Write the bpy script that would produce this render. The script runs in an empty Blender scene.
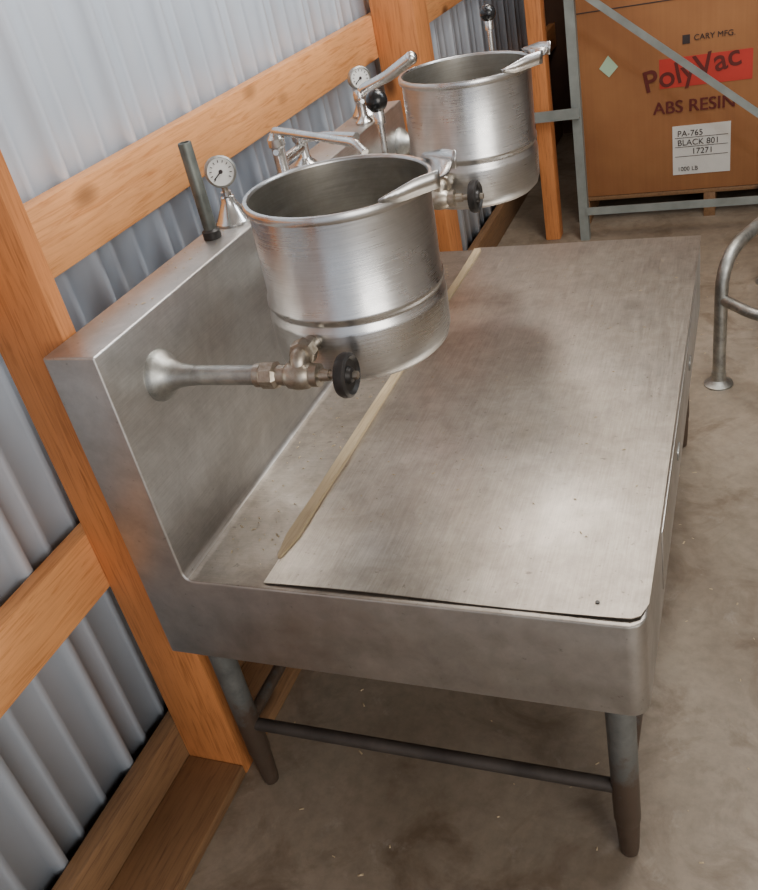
import bpy, bmesh, math, random
from mathutils import Vector, Matrix
random.seed(4)
COL=bpy.context.scene.collection

# ------------------------------------------------------------ helpers
def link(o,parent=None):
    COL.objects.link(o)
    if parent: o.parent=parent
    return o
def empty(name,loc=(0,0,0)):
    e=bpy.data.objects.new(name,None); e.empty_display_size=.05
    e.location=loc; COL.objects.link(e); return e
def mesh_obj(name,verts,faces,mat,parent=None,smooth=True,angle=35):
    me=bpy.data.meshes.new(name); me.from_pydata([tuple(v) for v in verts],[],faces)
    bm=bmesh.new(); bm.from_mesh(me); bmesh.ops.recalc_face_normals(bm,faces=bm.faces)
    bm.to_mesh(me); bm.free()
    finish(me,smooth,angle)
    if mat: me.materials.append(mat)
    o=bpy.data.objects.new(name,me); link(o,parent); return o
def finish(me,smooth=True,angle=35):
    if not smooth: return
    for p in me.polygons: p.use_smooth=True
    try: me.set_sharp_from_angle(angle=math.radians(angle))
    except Exception: pass
def box(name,lo,hi,mat,parent=None,bev=.003,seg=2):
    bm=bmesh.new(); bmesh.ops.create_cube(bm,size=1)
    for v in bm.verts:
        v.co=Vector([lo[i]+(v.co[i]+.5)*(hi[i]-lo[i]) for i in range(3)])
    if bev>0: bmesh.ops.bevel(bm,geom=bm.edges[:],offset=bev,segments=seg,affect='EDGES',profile=.5)
    me=bpy.data.meshes.new(name); bm.to_mesh(me); bm.free(); finish(me)
    me.materials.append(mat); o=bpy.data.objects.new(name,me); link(o,parent); return o
def basis(d):
    d=Vector(d).normalized(); a=Vector((0,0,1)) if abs(d.z)<.9 else Vector((1,0,0))
    u=a.cross(d).normalized(); return d,u,d.cross(u)
def lathe(name,prof,origin,axis,mat,parent=None,n=48,closed=False,angle=35,cap=True):
    """prof: list of (radius, distance along axis)"""
    d,u,w=basis(axis); O=Vector(origin); V=[];F=[]
    for r,t in prof:
        for k in range(n):
            a=2*math.pi*k/n; V.append(O+d*t+(u*math.cos(a)+w*math.sin(a))*max(r,1e-5))
    m=len(prof)
    for i in range(m-1 if not closed else m):
        j=(i+1)%m
        for k in range(n):
            F.append((i*n+k,i*n+(k+1)%n,j*n+(k+1)%n,j*n+k))
    if not closed and cap:
        if prof[0][0]>1e-4: F.append(tuple(range(n)))
        if prof[-1][0]>1e-4: F.append(tuple((m-1)*n+k for k in range(n)))
    return mesh_obj(name,V,F,mat,parent,angle=angle)
def smooth_path(pts,rad,seg=6):
    P=[Vector(p) for p in pts]; out=[P[0]]
    for i in range(1,len(P)-1):
        a,b,c=P[i-1],P[i],P[i+1]
        r=min(rad,(a-b).length*.49,(c-b).length*.49)
        p0=b+(a-b).normalized()*r; p2=b+(c-b).normalized()*r
        for k in range(seg+1):
            t=k/seg; out.append(p0*(1-t)**2+b*2*t*(1-t)+p2*t*t)
    out.append(P[-1]); return out
def tube(name,pts,r,mat,parent=None,bend=.03,n=20,radii=None):
    P=smooth_path(pts,bend) if len(pts)>2 and bend>0 else [Vector(p) for p in pts]
    T=[]
    for i in range(len(P)):
        a=P[max(i-1,0)];b=P[min(i+1,len(P)-1)];T.append((b-a).normalized())
    _,u,w=basis(T[0]); V=[];F=[]
    for i,p in enumerate(P):
        if i>0:
            q=T[i-1].rotation_difference(T[i]); u=q@u; w=T[i].cross(u)
        else: w=T[0].cross(u)
        rr=radii[0]+(radii[1]-radii[0])*i/(len(P)-1) if radii else r
        for k in range(n):
            a=2*math.pi*k/n; V.append(p+(u*math.cos(a)+w*math.sin(a))*rr)
    for i in range(len(P)-1):
        for k in range(n):
            F.append((i*n+k,i*n+(k+1)%n,(i+1)*n+(k+1)%n,(i+1)*n+k))
    F.append(tuple(range(n)));F.append(tuple((len(P)-1)*n+k for k in range(n)))
    return mesh_obj(name,V,F,mat,parent)
def ball(name,c,r,mat,parent=None,sc=(1,1,1)):
    bm=bmesh.new(); bmesh.ops.create_uvsphere(bm,u_segments=32,v_segments=20,radius=r)
    for v in bm.verts: v.co=Vector((v.co.x*sc[0],v.co.y*sc[1],v.co.z*sc[2]))+Vector(c)
    me=bpy.data.meshes.new(name); bm.to_mesh(me); bm.free(); finish(me,True,180)
    me.materials.append(mat); o=bpy.data.objects.new(name,me); link(o,parent); return o

# ------------------------------------------------------------ materials
def newmat(name):
    m=bpy.data.materials.new(name); m.use_nodes=True
    nt=m.node_tree; return m,nt,nt.nodes["Principled BSDF"]
def N(nt,t,**k):
    n=nt.nodes.new(t)
    for a,b in k.items(): setattr(n,a,b)
    return n
def coords(nt,scale,kind='Object'):
    tc=N(nt,'ShaderNodeTexCoord'); mp=N(nt,'ShaderNodeMapping'); mp.inputs['Scale'].default_value=scale
    nt.links.new(tc.outputs[kind],mp.inputs['Vector']); return mp.outputs['Vector']
def noise(nt,vec,scale,detail=5,rough=.55,dist=0):
    n=N(nt,'ShaderNodeTexNoise'); n.inputs['Scale'].default_value=scale; n.inputs['Detail'].default_value=detail
    n.inputs['Roughness'].default_value=rough; n.inputs['Distortion'].default_value=dist
    nt.links.new(vec,n.inputs['Vector']); return n.outputs['Fac']
def ramp(nt,fac,stops):
    r=N(nt,'ShaderNodeValToRGB'); e=r.color_ramp.elements
    while len(e)<len(stops): e.new(.5)
    for i,(p,c) in enumerate(stops):
        e[i].position=p; e[i].color=(c,c,c,1) if isinstance(c,(int,float)) else (*c,1)
    nt.links.new(fac,r.inputs['Fac']); return r.outputs['Color']
def mix(nt,a,b,fac,mode='MIX'):
    m=N(nt,'ShaderNodeMix',data_type='RGBA',blend_type=mode)
    for s,v in ((6,a),(7,b)):
        if isinstance(v,tuple): m.inputs[s].default_value=(*v,1)
        else: nt.links.new(v,m.inputs[s])
    if isinstance(fac,(int,float)): m.inputs[0].default_value=fac
    else: nt.links.new(fac,m.inputs[0])
    return m.outputs[2]
def bump(nt,bs,h,strength,dist=.002):
    b=N(nt,'ShaderNodeBump'); b.inputs['Strength'].default_value=strength; b.inputs['Distance'].default_value=dist
    nt.links.new(h,b.inputs['Height']); nt.links.new(b.outputs['Normal'],bs.inputs['Normal'])
def plain(name,col,rough=.5,metal=0,var=.12,sc=8):
    m,nt,bs=newmat(name); v=coords(nt,(1,1,1)); f=noise(nt,v,sc)
    c=ramp(nt,f,[(.3,tuple(x*(1-var) for x in col)),(.7,tuple(min(1,x*(1+var)) for x in col))])
    nt.links.new(c,bs.inputs['Base Color']); bs.inputs['Roughness'].default_value=rough; bs.inputs['Metallic'].default_value=metal
    return m
def steel(name,col,dark,rough=(.22,.38),brush=(2,2,120),stain_sc=4,stain=(.45,.75),bstr=.12,speck=0,mott=0,brushmix=.6):
    m,nt,bs=newmat(name)
    bv=coords(nt,brush); bf=noise(nt,bv,6,4)
    sv=coords(nt,(1,1,1)); sf=noise(nt,sv,stain_sc,9,.65,.3)
    c=mix(nt,dark,col,ramp(nt,sf,[(stain[0],0.),(stain[1],1.)]))
    c=mix(nt,c,ramp(nt,bf,[(.3,.74),(.7,1.)]),brushmix,'MULTIPLY')
    if mott:
        mf=noise(nt,sv,22,8,.75,.5); c=mix(nt,c,ramp(nt,mf,[(.35,.55),(.62,1.)]),mott,'MULTIPLY')
    if speck:
        pf=noise(nt,sv,70,3,.7); c=mix(nt,c,tuple(x*.35 for x in dark),ramp(nt,pf,[(.64,0.),(.72,speck)]))
    nt.links.new(c,bs.inputs['Base Color'])
    r=mix(nt,ramp(nt,bf,[(.3,rough[0]),(.7,rough[1])]),ramp(nt,sf,[(.35,rough[1]+.12),(.7,rough[0])]),.5)
    nt.links.new(r,bs.inputs['Roughness']); bs.inputs['Metallic'].default_value=1
    bump(nt,bs,bf,bstr,.0006); return m
def wood(name,stretch,light,dark):
    m,nt,bs=newmat(name)
    v=coords(nt,stretch); f=noise(nt,v,9,8,.6,1.2)
    c=ramp(nt,f,[(.3,dark),(.5,light),(.72,tuple(min(1,x*1.12) for x in light))])
    kv=coords(nt,tuple(1.0 if s>1 else .5 for s in stretch)); vo=N(nt,'ShaderNodeTexVoronoi'); vo.inputs['Scale'].default_value=5.5
    nt.links.new(kv,vo.inputs['Vector'])
    c=mix(nt,c,tuple(x*.3 for x in dark),ramp(nt,vo.outputs['Distance'],[(.05,.9),(.09,.6),(.15,0.)]))
    f2=noise(nt,coords(nt,(1,1,1)),3,4); c=mix(nt,c,ramp(nt,f2,[(.3,.72),(.7,1.)]),.8,'MULTIPLY')
    nt.links.new(c,bs.inputs['Base Color']); bs.inputs['Roughness'].default_value=.6
    bump(nt,bs,f,.15,.002); return m

M_side=steel("stainless_brushed_panel",(.64,.615,.585),(.44,.415,.38),(.34,.46),(3,3,3),3.5,(.3,.65),.12,.4,.3)
M_splash=steel("stainless_backsplash",(.76,.75,.735),(.54,.53,.51),(.28,.42),(60,2,60),5,(.3,.62),.12,.2,.3)
M_kettle=steel("stainless_spun",(.70,.695,.685),(.50,.495,.48),(.20,.34),(2,2,90),6,(.3,.6),.1)
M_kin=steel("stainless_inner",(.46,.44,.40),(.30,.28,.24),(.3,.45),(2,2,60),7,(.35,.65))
M_top=steel("stainless_worn_sheet",(.60,.555,.50),(.40,.355,.30),(.29,.41),(70,2.5,3),3.2,(.32,.66),.08,.6,.45,.8)
M_counter=steel("stainless_counter",(.42,.38,.335),(.28,.24,.20),(.40,.52),(3,60,3),6,(.3,.7),.06,.6,.6)
M_chrome=steel("chrome_plated",(.78,.78,.77),(.6,.6,.58),(.14,.27),(4,4,4),20,(.3,.6),.02)
M_dullpipe=steel("galvanized_pipe",(.5,.5,.47),(.3,.3,.28),(.35,.5),(4,4,4),25,(.35,.6),.05)
M_brassy=steel("nickel_valve_body",(.50,.45,.38),(.28,.23,.17),(.3,.45),(4,4,4),40,(.35,.6),.1)
M_rail=plain("rusty_rail_steel",(.055,.046,.04),.55,.4,.4,14)
M_stand=plain("dull_green_pipe",(.13,.14,.125),.5,.6,.3,30)
M_black=plain("black_phenolic",(.012,.012,.013),.25)
M_blackiron=plain("black_cast_iron",(.03,.027,.025),.45,.4,.4,60)
M_post=wood("pine_post_grain",(14,14,.8),(.60,.225,.07),(.38,.13,.035))
M_girt=wood("pine_girt_grain",(14,.8,14),(.78,.35,.13),(.56,.21,.06))
M_sill=wood("weathered_sill_grain",(14,.8,14),(.24,.13,.06),(.14,.07,.035))
M_strip=wood("tan_wood_strip",(14,.8,14),(.50,.39,.24),(.36,.26,.15))
M_rack=plain("rack_painted_steel",(.24,.265,.25),.5,.3,.2,10)
M_gauge=plain("gauge_face_white",(.75,.74,.70),.35,0,.03)
M_red=plain("red_print_ink",(.42,.03,.02),.7,0,.1)
M_dkred=plain("dark_red_print_ink",(.10,.012,.008),.7,0,.1)
M_paper=plain("label_paper",(.55,.54,.5),.7,0,.05)
M_green=plain("pale_green_sticker",(.35,.5,.35),.7,0,.05)
M_ink=plain("black_print_ink",(.03,.02,.02),.7)

# leg paint with rust toward the feet
m,nt,bs=newmat("galvanized_leg_rusty"); v=coords(nt,(1,1,1)); f=noise(nt,v,18,6,.7)
sep=N(nt,'ShaderNodeSeparateXYZ'); nt.links.new(v,sep.inputs[0])
c=ramp(nt,f,[(.3,(.10,.105,.10)),(.7,(.20,.205,.195))])
ad=N(nt,'ShaderNodeMath',operation='MULTIPLY_ADD'); nt.links.new(f,ad.inputs[0]); ad.inputs[1].default_value=-.4; nt.links.new(sep.outputs[2],ad.inputs[2])
c=mix(nt,c,(.085,.05,.03),ramp(nt,ad.outputs[0],[(.0,.85),(.08,0.)]))
nt.links.new(c,bs.inputs['Base Color']); bs.inputs['Metallic'].default_value=.5; bs.inputs['Roughness'].default_value=.48; M_leg=m

m,nt,bs=newmat("painted_metal_siding"); v=coords(nt,(1,1,1)); f=noise(nt,v,2.5,6)
c=ramp(nt,f,[(.3,(.55,.62,.71)),(.7,(.66,.73,.82))]); nt.links.new(c,bs.inputs['Base Color'])
bs.inputs['Metallic'].default_value=.15; bs.inputs['Roughness'].default_value=.38; M_siding=m

m,nt,bs=newmat("stained_concrete"); v=coords(nt,(1,1,1))
f1=noise(nt,v,1.6,8,.6,.6); f2=noise(nt,v,28,6,.7); f3=noise(nt,v,5,7,.65,1.); f4=noise(nt,v,11,6,.7,.4)
c=ramp(nt,f1,[(.3,(.17,.13,.092)),(.55,(.27,.22,.165)),(.75,(.35,.295,.235))])
c=mix(nt,c,ramp(nt,f2,[(.3,.6),(.6,1.)]),.6,'MULTIPLY')
c=mix(nt,c,(.10,.066,.038),ramp(nt,f3,[(.50,0.),(.70,.8)]))
c=mix(nt,c,(.36,.32,.27),ramp(nt,f4,[(.60,0.),(.75,.5)]))
nt.links.new(c,bs.inputs['Base Color']); bs.inputs['Roughness'].default_value=.6; bump(nt,bs,f2,.25,.002); M_floor=m

m,nt,bs=newmat("corrugated_cardboard"); v=coords(nt,(1,1,1)); f1=noise(nt,v,3,6); f2=noise(nt,coords(nt,(80,1,1)),1,3)
c=ramp(nt,f1,[(.3,(.25,.10,.035)),(.7,(.34,.15,.055))]); c=mix(nt,c,ramp(nt,f2,[(.3,.85),(.7,1.)]),.6,'MULTIPLY')
nt.links.new(c,bs.inputs['Base Color']); bs.inputs['Roughness'].default_value=.8; M_card=m
M_dim=plain("dark_plywood_wall",(.10,.05,.03),.8,0,.25,3)
M_ceil=plain("ceiling_board",(.50,.48,.46),.8,0,.1,2)
M_wall2=plain("painted_wall",(.62,.60,.57),.8,0,.2,1)

# ------------------------------------------------------------ room shell
XF=-.28
box("floor",(-.6,-3.5,-.1),(4.5,5.6,0),M_floor,bev=0)
V=[];F=[]; y=-3.5; pitch=.0762; prof=[]
k=0
while y<5.6:
    big=(k%3==0)
    h=.020 if big else .005; a=.012 if big else .006; b=.014 if big else .010
    prof+= [(y,0),(y+a,h),(y+a+b,h),(y+2*a+b,0)]
    y+=pitch; k+=1
for (yy,h) in prof: V+= [(XF-.022+h,yy,0),(XF-.022+h,yy,3.1)]
for i in range(len(prof)-1): F.append((2*i,2*i+2,2*i+3,2*i+1))
wl=mesh_obj("wall_left",V,F,M_siding,angle=20)
sm=wl.modifiers.new("thick",'SOLIDIFY'); sm.thickness=.001; sm.offset=0
box("wall_far",(-.3,4.9,0),(4.5,5.0,3.1),M_dim,bev=0)
box("wall_right",(4.4,-3.5,0),(4.5,4.9,3.1),M_wall2,bev=0)
box("ceiling",(-.3,-3.5,3.1),(4.5,5.0,3.2),M_ceil,bev=0)

fr=empty("wooden_wall_frame")
box("wall_post",(-.24,.057,0),(-.10,.092,3.1),M_post,fr,.003)
box("wall_post",(-.24,1.94,0),(-.10,2.08,3.1),M_post,fr,.003)
box("wall_post",(-.24,-1.82,0),(-.10,-1.78,3.1),M_post,fr,.003)
for z0,z1 in ((1.09,1.215),(.53,.66),(1.80,1.92),(2.5,2.64)):
    box("girt",(-.279,-3.4,z0),(-.2405,4.89,z1),M_girt,fr,.003)
box("wooden_post",(-.012,3.08,0),(.055,3.16,3.1),M_post,None,.003)
box("baseboard_left",(-.279,-3.4,0),(-.2405,4.88,.13),M_sill,bev=.003)
box("trim_1",(-.2395,-1.77,0),(-.10,.056,.03),M_sill,bev=.003)
box("trim_2",(-.2395,.093,0),(-.10,1.939,.03),M_sill,bev=.003)

# ------------------------------------------------------------ kettle stand (counter + backsplash)
W,D,h,H,T,A=.76,1.435,.626,.435,.097,.185
st=empty("kettle_stand")
bm=bmesh.new()
poly=[(-T,h-A),(W,h-A),(W,h),(0,h),(0,h+H),(-T,h+H)]
v0=[bm.verts.new((x,0,z)) for x,z in poly]; v1=[bm.verts.new((x,D,z)) for x,z in poly]
bm.faces.new(v0); bm.faces.new(list(reversed(v1)))
for i in range(6):
    j=(i+1)%6; bm.faces.new((v0[i],v1[i],v1[j],v0[j]))
bmesh.ops.recalc_face_normals(bm,faces=bm.faces)
def E(fn): return [e for e in bm.edges if fn((e.verts[0].co+e.verts[1].co)/2, (e.verts[0].co-e.verts[1].co))]
e=E(lambda m,d: abs(m.x-W)<1e-4 and abs(d.z)>.1)
bmesh.ops.bevel(bm,geom=e,offset=.028,segments=6,affect='EDGES',profile=.5)
e=E(lambda m,d: abs(m.x)<1e-4 and abs(m.z-h)<1e-4 and abs(d.y)>.5)
bmesh.ops.bevel(bm,geom=e,offset=.018,segments=5,affect='EDGES',profile=.5)
e=[e for e in bm.edges if len(e.link_faces)==2 and e.calc_face_angle(0)>.9 and not (max(v.co.z for v in e.verts)<h-A+.001)]
bmesh.ops.bevel(bm,geom=e,offset=.004,segments=3,affect='EDGES',profile=.5)
me=bpy.data.meshes.new("body"); bm.to_mesh(me); bm.free(); finish(me,True,30)
me.materials.append(M_side); me.materials.append(M_splash); me.materials.append(M_counter)
for p in me.polygons:
    if p.normal.x>.8 and p.center.x<.05: p.material_index=1
    elif p.normal.z>.8 and p.center.z<h+.02 : p.material_index=2
link(bpy.data.objects.new("body",me),st)
# loose cover sheet lying on the counter
nx,ny=30,40; V=[];F=[]
x0,x1,y0,y1=.150,W+.001,.012,D+.003
for i in range(nx+1):
    for j in range(ny+1):
        x=x0+(x1-x0)*i/nx; y=y0+(y1-y0)*j/ny
        z=h+.0012+.0006*(1+math.sin(x*14)*math.sin(y*9))
        cx=max(0,1-(y-y0)/.08)
        z+=.0018*cx*cx*(1+math.sin((x-.2)*13))
        # clip the near-right corner round like the apron
        dx=x-(x1-.028); dy=(y0+.028)-y
        if dx>0 and dy>0:
            r=math.hypot(dx,dy)
            if r>.028: x=x1-.028+dx*.028/r; y=y0+.028-dy*.028/r
        V.append((x,y,z))
for i in range(nx):
    for j in range(ny):
        a=i*(ny+1)+j; F.append((a,a+ny+1,a+ny+2,a+1))
cs=mesh_obj("cover_sheet",V,F,M_top,st); s=cs.modifiers.new("t",'SOLIDIFY'); s.thickness=.0015; s.offset=1
es=cs.modifiers.new("split",'EDGE_SPLIT'); es.split_angle=math.radians(35)
for hx,hy in ((.690,.040),):
    lathe("sheet_hole",[(.0,.0),(.0032,0),(.0032,.0008),(0,.0008)],(hx,hy,h+.0052),(0,0,1),M_black,st,16)
# tan wood strip along sheet edge
V=[];F=[];n=24
for i in range(n+1):
    t=i/n; y=.075+(1.415-.075)*t; x=.150+.010*t+.0018*math.sin(t*9)
    w=.0095 if i>2 else (.003,.012,.0112)[i]
    zz=.004*max(0,math.sin(t*7))
    V+=[(x-w,y,h+.002),(x+w,y,h+.003),(x+w,y,h+.0085+zz*.5),(x-w,y,h+.0085+zz)]
for i in range(n):
    for k in range(4): F.append((i*4+k,i*4+(k+1)%4,(i+1)*4+(k+1)%4,(i+1)*4+k))
F+=[(0,1,2,3),(n*4,n*4+1,n*4+2,n*4+3)]
mesh_obj("edge_strip",V,F,M_strip,st,angle=20)
box("front_panel",(W,.25,h-.155),(W+.002,1.2,h-.03),M_side,st,.0008)
for yy in (.55,.9):
    box("panel_catch",(W+.0015,yy,h-.10),(W+.006,yy+.04,h-.08),M_dullpipe,st,.002)
LX=(-.037,.709); LY=(.055,D-.055)
for x in LX:
    for y in LY:
        lathe("leg",[(.0,0),(.013,0),(.016,.004),(.018,.02),(.0215,.09),(.022,.10),(.0235,.104),(.024,.28),(.0245,h-A+.004)],(x,y,0),(0,0,1),M_leg,st,32)
for y in LY: tube("cross_rail",[(LX[0],y,.186),(LX[1],y,.186)],.0130,M_rail,st,0)
for x in LX: tube("side_rail",[(x,LY[0],.186),(x,LY[1],.186)],.0130,M_leg,st,0)

# ------------------------------------------------------------ kettles
def kettle(cx,cy):
    k=empty("steam_kettle",(0,0,0))
    zr=1.185; O=(cx,cy,zr); ax=(math.sin(math.radians(2.0)),0,math.cos(math.radians(2.0)))
    prof=[(.1400,-.004),(.1395,-.02),(.1395,-.16),(.130,-.195),(.10,-.222),(.05,-.236),(0,-.240)]
    outer=[(0,-.282),(.06,-.282),(.115,-.279),(.132,-.274),(.1425,-.264),(.1465,-.250),(.147,-.190),(.146,-.183),
           (.1415,-.176),(.1415,-.172),(.146,-.166),(.146,-.159),(.1425,-.153),(.1425,-.015),(.1440,-.014),(.148,-.013),(.149,-.010),(.149,-.003),(.1475,0),(.142,0),(.1405,-.002),(.1400,-.005)]
    lathe("kettle_shell",outer,O,ax,M_kettle,k,96,angle=50,cap=False)
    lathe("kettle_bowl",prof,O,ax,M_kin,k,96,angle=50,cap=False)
    # pour lip: shallow trough with upright wings
    V=[];F=[];n=12; th=math.radians(44)
    base=[(math.cos(-th+2*th*i/n)*.146,math.sin(-th+2*th*i/n)*.146) for i in range(n+1)]
    tip=[(.174+.005*math.cos((i/n-.5)*math.pi),(-.040+.080*i/n)) for i in range(n+1)]
    for i in range(n+1):
        s=abs(i/n-.5)*2
        V.append((cx+base[i][0],cy+base[i][1],zr-.006+.008*s**2))
        V.append((cx+(base[i][0]+tip[i][0])/2,cy+(base[i][1]+tip[i][1])/2,zr-.002+.008*s**2))
        V.append((cx+tip[i][0],cy+tip[i][1],zr+.003+.006*s**2))
    for i in range(n):
        a=i*3; F+=[(a,a+3,a+4,a+1),(a+1,a+4,a+5,a+2)]
    lo=mesh_obj("pour_lip",V,F,M_kettle,k,angle=60); s=lo.modifiers.new("t",'SOLIDIFY'); s.thickness=.003
    for sg in (-1,1):
        a=Vector((cx+.147*math.cos(th),cy+sg*.147*math.sin(th),zr)); b=Vector((cx+.178,cy+sg*.041,zr+.005))
        V=[];F=[];m=10
        for i in range(m+1):
            t=i/m; p=a.lerp(b,t)
            top=.004+.011*min(1,t*1.6); bot=-.001-.010*min(1,t*3)
            V+=[p+Vector((0,0,bot)),p+Vector((.003,sg*.003,top))]
        for i in range(m): F.append((2*i,2*i+2,2*i+3,2*i+1))
        w=mesh_obj("lip_wing",V,F,M_kettle,k,angle=60); s=w.modifiers.new("t",'SOLIDIFY'); s.thickness=.003; s.offset=0
    # tilt handle: bracket, rod, ball
    hy=cy+.172; hx=cx+.018
    box("handle_bracket",(cx-.005,cy+.1405,zr-.075),(cx+.041,hy+.012,zr-.045),M_chrome,k,.004)
    tube("handle_rod",[(hx,hy,zr-.06),(hx,hy+.004,zr+.065)],.0055,M_chrome,k,0)
    lathe("handle_ferrule",[(.0,0),(.009,0),(.0095,.02),(.007,.024),(0,.024)],(hx,hy+.004,zr+.040),(0,0,1),M_chrome,k,20)
    ball("handle_ball",(hx,hy+.004,zr+.076),.0185,M_black,k)
    # far-side trunnion carrying the kettle from the splash
    ty=cy+.285
    lathe("trunnion_flange",[(.043,0.0),(.043,.004),(.039,.012),(.028,.022),(.021,.036),(.0175,.055),(.0165,.07)],(0,ty,.96),(1,0,0),M_dullpipe,k,40)
    tube("trunnion_arm",[(.05,ty,.96),(cx-.01,ty,.96),(cx-.01,cy+.13,.96)],.016,M_dullpipe,k,.02,24)
    # condensate / draw-off line with union, valve and hand wheel
    py=cy-.196; pz=.96
    lathe("pipe_flange",[(.043,0.0),(.043,.004),(.039,.012),(.028,.022),(.021,.036),(.0175,.055),(.0165,.07)],(0,py,pz),(1,0,0),M_dullpipe,k,40)
    lathe("draw_pipe",[(.0162,.06),(.0155,.188)],(0,py,pz),(1,0,0),M_dullpipe,k,32)
    lathe("pipe_collar",[(.0162,.178),(.019,.180),(.019,.190),(.0162,.192)],(0,py,pz),(1,0,0),M_brassy,k,32)
    lathe("union_nut",[(.0,.190),(.019,.190),(.022,.193),(.022,.214),(.019,.217),(.017,.219)],(0,py,pz),(1,0,0),M_brassy,k,8,angle=20)
    lathe("valve_body",[(.016,.214),(.0165,.232),(.021,.238),(.023,.252),(.021,.268),(.016,.274),(.018,.276),(.018,.288),(.010,.290),(.009,.305)],(0,py,pz),(1,0,0),M_brassy,k,28)
    tube("valve_elbow",[(.256,py,pz),(.256,py+.004,pz+.027),(.262,cy-.13,pz+.027)],.0145,M_brassy,k,.02,24)
    lathe("elbow_union",[(.0,0),(.020,0),(.0215,.003),(.0215,.018),(.020,.021),(0,.021)],(.258,py+.012,pz+.027),(0,1,0),M_brassy,k,8,angle=20)
    lathe("valve_stem",[(.006,.30),(.006,.335)],(0,py,pz),(1,0,0),M_brassy,k,16)
    lathe("hand_wheel",[(.005,.308),(.012,.306),(.014,.312),(.023,.314),(.027,.309),(.032,.309),(.0345,.315),(.0335,.324),(.029,.327),(.024,.322),(.014,.321),(.011,.327),(.006,.329)],(.015,py,pz),(1,0,0),M_blackiron,k,36,closed=True)
    lathe("wheel_nut",[(0,.337),(.006,.337),(.007,.328),(0,.328)],(.014,py,pz),(1,0,0),M_brassy,k,6,angle=20)
    return k
kettle(.290,.322)
kettle(.290,1.088)

# ------------------------------------------------------------ ledge fittings
ZL=h+H
def gauge(x,y,z,r):
    g=empty("pressure_gauge")
    lathe("cone_base",[(.036,0),(.036,.004),(.030,.012),(.020,.030),(.014,.042),(.013,.050),(.010,.052),(.010,.060)],(x,y,ZL+.0005),(0,0,1),M_chrome,g,36)
    tube("siphon_stem",[(x,y,ZL+.055),(x,y,z-r*.9)],.006,M_brassy,g,0,16)
    d=Vector((.62,-.72,.12)).normalized(); c=Vector((x,y,z))
    lathe("gauge_case",[(0,-.02),(r*.9,-.02),(r,-.016),(r,.004),(r*1.06,.005),(r*1.06,.010),(r*.93,.012),(r*.9,.008)],c,d,M_dullpipe,g,40,cap=False)
    lathe("gauge_dial",[(0,.0085),(r*.91,.0085),(r*.91,.004)],c,d,M_gauge,g,40)
    _,u,w=basis(d); f=c+d*.0095
    for i in range(11):
        a=math.radians(-40+i*26); p=f+(u*math.cos(a)+w*math.sin(a))*r*.76; q=f+(u*math.cos(a)+w*math.sin(a))*r*.60
        tube("dial_tick",[p,q],.0008,M_ink,g,0,6)
    a=math.radians(215); tube("dial_needle",[f,f+(u*math.cos(a)+w*math.sin(a))*r*.7],.0012,M_ink,g,0,6)
    lathe("dial_hub",[(0,0),(.004,0),(.003,.002),(0,.002)],f,d,M_ink,g,14)
    return g
gauge(-.052,.549,1.160,.028)
gauge(-.055,1.31,1.152,.027)
sp=empty("standpipe")
lathe("pipe",[(0,0),(.0125,0),(.0125,.176),(.0115,.178),(.0085,.178),(.0085,.15),(0,.15)],(-.055,.467,ZL),(0,0,1),M_stand,sp,28)
lathe("collar",[(.0125,0),(.017,0),(.017,.014),(.0125,.018)],(-.055,.467,ZL+.0005),(0,0,1),M_blackiron,sp,28)

fc=empty("swing_faucet")
lathe("deck_escutcheon",[(0,0),(.026,0),(.026,.004),(.017,.012),(.014,.02),(.014,.07),(.018,.074),(.018,.090),(.014,.095),(.010,.102),(0,.103)],(-.05,.79,ZL+.0005),(0,0,1),M_chrome,fc,32)
tube("swing_spout",[(-.052,.79,1.145),(-.05,.790,1.168),(.20,.625,1.166),(.222,.61,1.150)],.0080,M_chrome,fc,.012,20)
tube("lever",[(-.05,.79,1.12),(-.03,.74,1.135)],.006,M_chrome,fc,0,14)
lathe("deck_escutcheon_2",[(0,0),(.026,0),(.026,.004),(.017,.012),(.014,.02),(.014,.05),(.018,.054),(.018,.065),(.010,.072),(0,.074)],(-.05,.90,ZL+.0005),(0,0,1),M_chrome,fc,32)
tube("supply_bridge",[(-.05,.79,1.10),(-.05,.90,1.10)],.011,M_chrome,fc,0,20)
tube("mixing_arm",[(-.05,.90,1.115),(.02,.88,1.125),(.12,.82,1.13)],.008,M_chrome,fc,.02,18)

f2=empty("fill_faucet")
fx,fy=-.028,1.225
lathe("deck_base",[(0,0),(.022,0),(.022,.004),(.014,.012),(.011,.02),(.011,.05),(.015,.054),(.015,.07),(.012,.078),(0,.080)],(fx,fy,ZL+.0005),(0,0,1),M_chrome,f2,32)
tube("spout_arm",[(fx,fy,1.118),(fx+.01,fy,1.140),(.06,fy-.01,1.165),(.130,1.20,1.200)],0,M_chrome,f2,.02,22,radii=(.011,.015))
ball("spout_end",(.130,1.20,1.200),.0155,M_chrome,f2)
tube("handle_stem",[(fx,fy,1.12),(fx+.03,fy-.06,1.125)],.005,M_chrome,f2,0,14)

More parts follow.
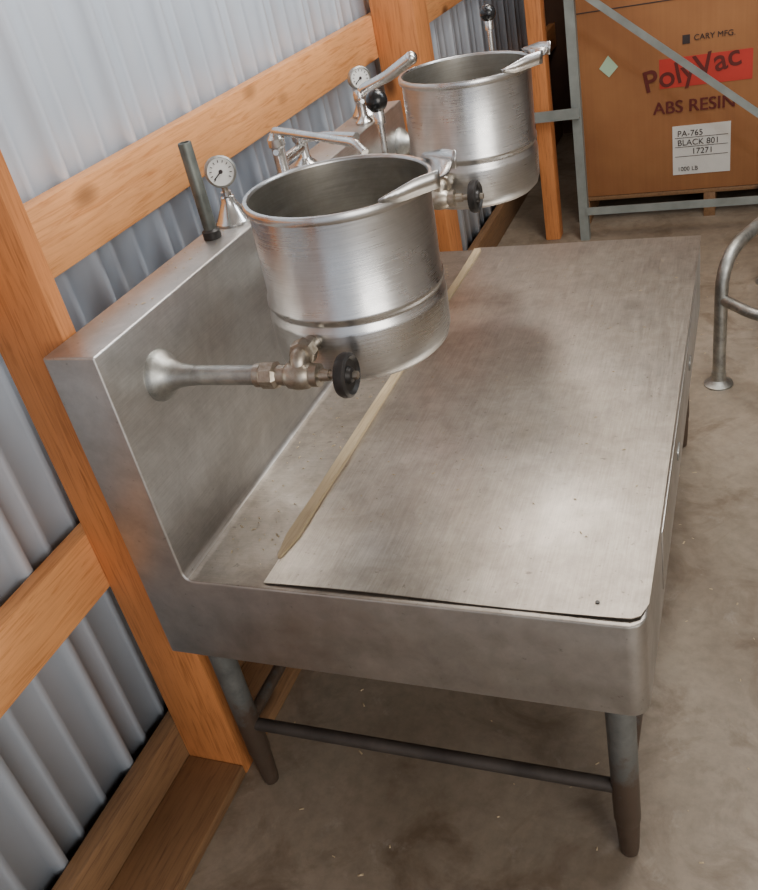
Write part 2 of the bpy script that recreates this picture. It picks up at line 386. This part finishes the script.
# ------------------------------------------------------------ cardboard box on pallet
bx=empty("cardboard_box")
BY=3.26
box("carton",(.13,BY,.13),(1.30,4.35,1.25),M_card,bx,.008)
box("flap_seam",(.14,BY-.002,.93),(1.29,BY+.004,.934),M_ink,bx,0)
box("red_band",(.50,BY-.0025,.585),(.87,BY+.002,.705),M_red,bx,0)
box("shipping_label",(.55,BY-.004,.205),(.79,BY+.002,.42),M_paper,bx,0)
def text(body,x,z,size,mat,rot=0,bold=0,parent=bx,y=BY-.004):
    c=bpy.data.curves.new("t","FONT"); c.body=body; c.size=size; c.extrude=.0006; c.offset=bold
    o=bpy.data.objects.new("tmp",c); COL.objects.link(o)
    dg=bpy.context.evaluated_depsgraph_get(); me=bpy.data.meshes.new_from_object(o.evaluated_get(dg))
    bpy.data.objects.remove(o)
    me.materials.clear(); me.materials.append(mat)
    q=bpy.data.objects.new("printed_text",me)
    q.rotation_euler=(math.radians(90),-math.radians(rot),0); q.location=(x,y,z); link(q,parent)
text("PolyVac",.44,.575,.125,M_dkred,11,.0015)
for d in (0,.003): text("ABS RESIN",.47+d,.480,.074,M_dkred,0,0,y=BY-.004-d*.5)
text("CARY MFG.",.64,.765,.032,M_ink,0,0)
box("logo_mark",(.595,BY-.003,.755),(.625,BY+.002,.79),M_ink,bx,0)
for s,x,z,q in (("PA-765",.57,.375,.036),("BLACK 801",.57,.335,.036),("17271",.63,.295,.036),("1000 LB",.57,.222,.026)):
    text(s,x,z,q,M_ink,0,.0,y=BY-.006)
for z in (.285,.327,.367): box("label_rule",(.56,BY-.0055,z),(.78,BY-.003,z+.002),M_ink,bx,0)
V=[(.29,BY-.003,.66),(.33,BY-.003,.70),(.29,BY-.003,.75),(.25,BY-.003,.70)]
mesh_obj("sticker",V,[(0,1,2,3)],M_green,bx,False)
pl=empty("wooden_pallet")
for i in range(7): box("deck_board",(.12,BY+.005+i*.155,.11),(1.31,BY+.1+i*.155,.13),M_sill,pl,.002)
for x in (.12,.68,1.26): box("stringer",(x,BY+.005,.0),(x+.05,BY+1.03,.11),M_sill,pl,.002)

# ------------------------------------------------------------ storage rack frame in front of the box
rk=empty("storage_rack_frame")
RY=3.10
def angle_iron(name,a,b,w,t=.004):
    a=Vector(a);b=Vector(b);d=(b-a).normalized(); yv=Vector((0,1,0)); s=d.cross(yv).normalized()
    V=[];F=[]
    sec=[s*(-w/2),s*(w/2),s*(w/2)+yv*t,s*(-w/2+t)+yv*t,s*(-w/2+t)+yv*w,s*(-w/2)+yv*w]
    for p in (a,b): V+=[p+q for q in sec]
    for i in range(6): j=(i+1)%6; F.append((i,j,j+6,i+6))
    F+=[tuple(range(6)),tuple(range(6,12))]
    return mesh_obj(name,V,F,M_rack,rk,False)
angle_iron("upright_post",(.175,RY-.05,0),(.175,RY-.05,2.0),.04)
angle_iron("upright_post",(1.30,RY-.05,0),(1.30,RY-.05,2.0),.04)
angle_iron("diagonal_brace",(.19,RY-.075,1.075),(1.28,RY-.075,.19),.028)
angle_iron("diagonal_brace",(.19,RY-.075,1.11),(1.28,RY-.075,1.95),.028)
angle_iron("bottom_beam",(.19,RY-.06,.14),(1.28,RY-.06,.14),.035)
angle_iron("stub_beam",(-.02,RY-.075,.58),(.19,RY-.075,.58),.045)

# ------------------------------------------------------------ tubular stand at right edge
ts=empty("tubular_steel_stand")
def foot(x,y): lathe("foot_cap",[(0,0),(.045,0),(.045,.006),(.028,.014),(.022,.02),(.022,.05),(.0,.05)],(x,y,0),(0,0,1),M_dullpipe,ts,28)
tube("bent_leg_frame",[(.80,1.74,.01),(.806,1.74,.44),(.95,2.02,.47),(1.35,2.02,.47),(1.35,1.74,.01)],.02,M_dullpipe,ts,.12,22)
tube("foot_ring",[(.808,1.74,.30),(.92,1.60,.30),(1.22,1.60,.30),(1.345,1.74,.30)],.017,M_dullpipe,ts,.08,22)
foot(.80,1.74); foot(1.35,1.74)
tube("bent_leg_frame",[(.95,2.02,.47),(.95,2.5,.46),(.95,2.52,.01)],.02,M_dullpipe,ts,.1,22); foot(.95,2.52)
tube("bent_leg_frame",[(1.3,2.02,.47),(1.3,2.5,.46),(1.3,2.52,.01)],.02,M_dullpipe,ts,.1,22); foot(1.3,2.52)

# ------------------------------------------------------------ debris
V=[];F=[]
def chip(x,y,z,s):
    a=random.random()*6.28; l=s*random.uniform(.6,1.6); w=s*.4; i=len(V)
    ca,sa=math.cos(a),math.sin(a)
    for (p,q,r) in ((-l,-w,0),(l,-w,0),(l,w,.0),(-l,w,0),(0,0,.5*s)):
        V.append((x+p*ca-q*sa,y+p*sa+q*ca,z+r))
    F.extend([(i,i+1,i+4),(i+1,i+2,i+4),(i+2,i+3,i+4),(i+3,i,i+4),(i,i+3,i+2,i+1)])
for _ in range(420): chip(random.uniform(-.08,2.2),random.uniform(-.6,3.0),0.0005,random.uniform(.002,.005))
mesh_obj("floor_wood_chips",V,F,M_strip,None,False)
V=[];F=[]
for _ in range(130): chip(random.uniform(.03,.13),random.uniform(.05,1.35),h+.0012,random.uniform(.0012,.0035))
for _ in range(90): chip(random.uniform(.2,.72),random.uniform(.15,1.4),h+.0044,random.uniform(.001,.0028))
for _ in range(50): chip(random.uniform(-.085,-.01),random.uniform(.05,1.4),ZL+.0012,random.uniform(.0012,.0035))
mesh_obj("counter_crumbs",V,F,M_strip,st,False)

# ------------------------------------------------------------ lights
w=bpy.data.worlds.new("World"); bpy.context.scene.world=w; w.use_nodes=True
w.node_tree.nodes["Background"].inputs[0].default_value=(.80,.85,.95,1); w.node_tree.nodes["Background"].inputs[1].default_value=.85
def area(name,loc,target,sx,sy,power,col):
    l=bpy.data.lights.new(name,'AREA'); l.shape='RECTANGLE'; l.size=sx; l.size_y=sy; l.energy=power; l.color=col
    o=bpy.data.objects.new(name,l); o.location=loc
    o.rotation_euler=(Vector(target)-Vector(loc)).to_track_quat('-Z','Y').to_euler(); COL.objects.link(o)
area("overhead_light",(1.0,1.4,3.0),(1.0,1.4,0),.5,1.6,48,(1,.91,.80))  # unseen overhead fill, enlarged to brighten the steel backsplash
area("overhead_light",(.0,2.9,2.95),(.3,.8,.6),.45,.7,17,(1,.93,.84))
area("doorway_light",(3.2,-2.6,2.0),(0,1,.8),2.2,2.2,100,(1,.95,.88))
area("siding_fill",(.75,1.0,2.7),(-.3,1.0,1.6),.3,2.4,38,(.86,.93,1))  # cool fill added to brighten the upper siding, not a real fixture

# ------------------------------------------------------------ camera
cam=bpy.data.cameras.new("cam"); co=bpy.data.objects.new("camera",cam); COL.objects.link(co)
r1=Vector((.92427,.33108,-.19003)); r2=Vector((.03013,-.55952,-.82826)); r3=r1.cross(r2)
mw=Matrix(((r1.x,-r2.x,-r3.x,.877),(r1.y,-r2.y,-r3.y,-.909),(r1.z,-r2.z,-r3.z,1.554),(0,0,0,1)))
co.matrix_world=mw
cam.sensor_fit='HORIZONTAL'; cam.sensor_width=36; cam.lens=882.28/758*36; cam.clip_start=.02
bpy.context.scene.camera=co
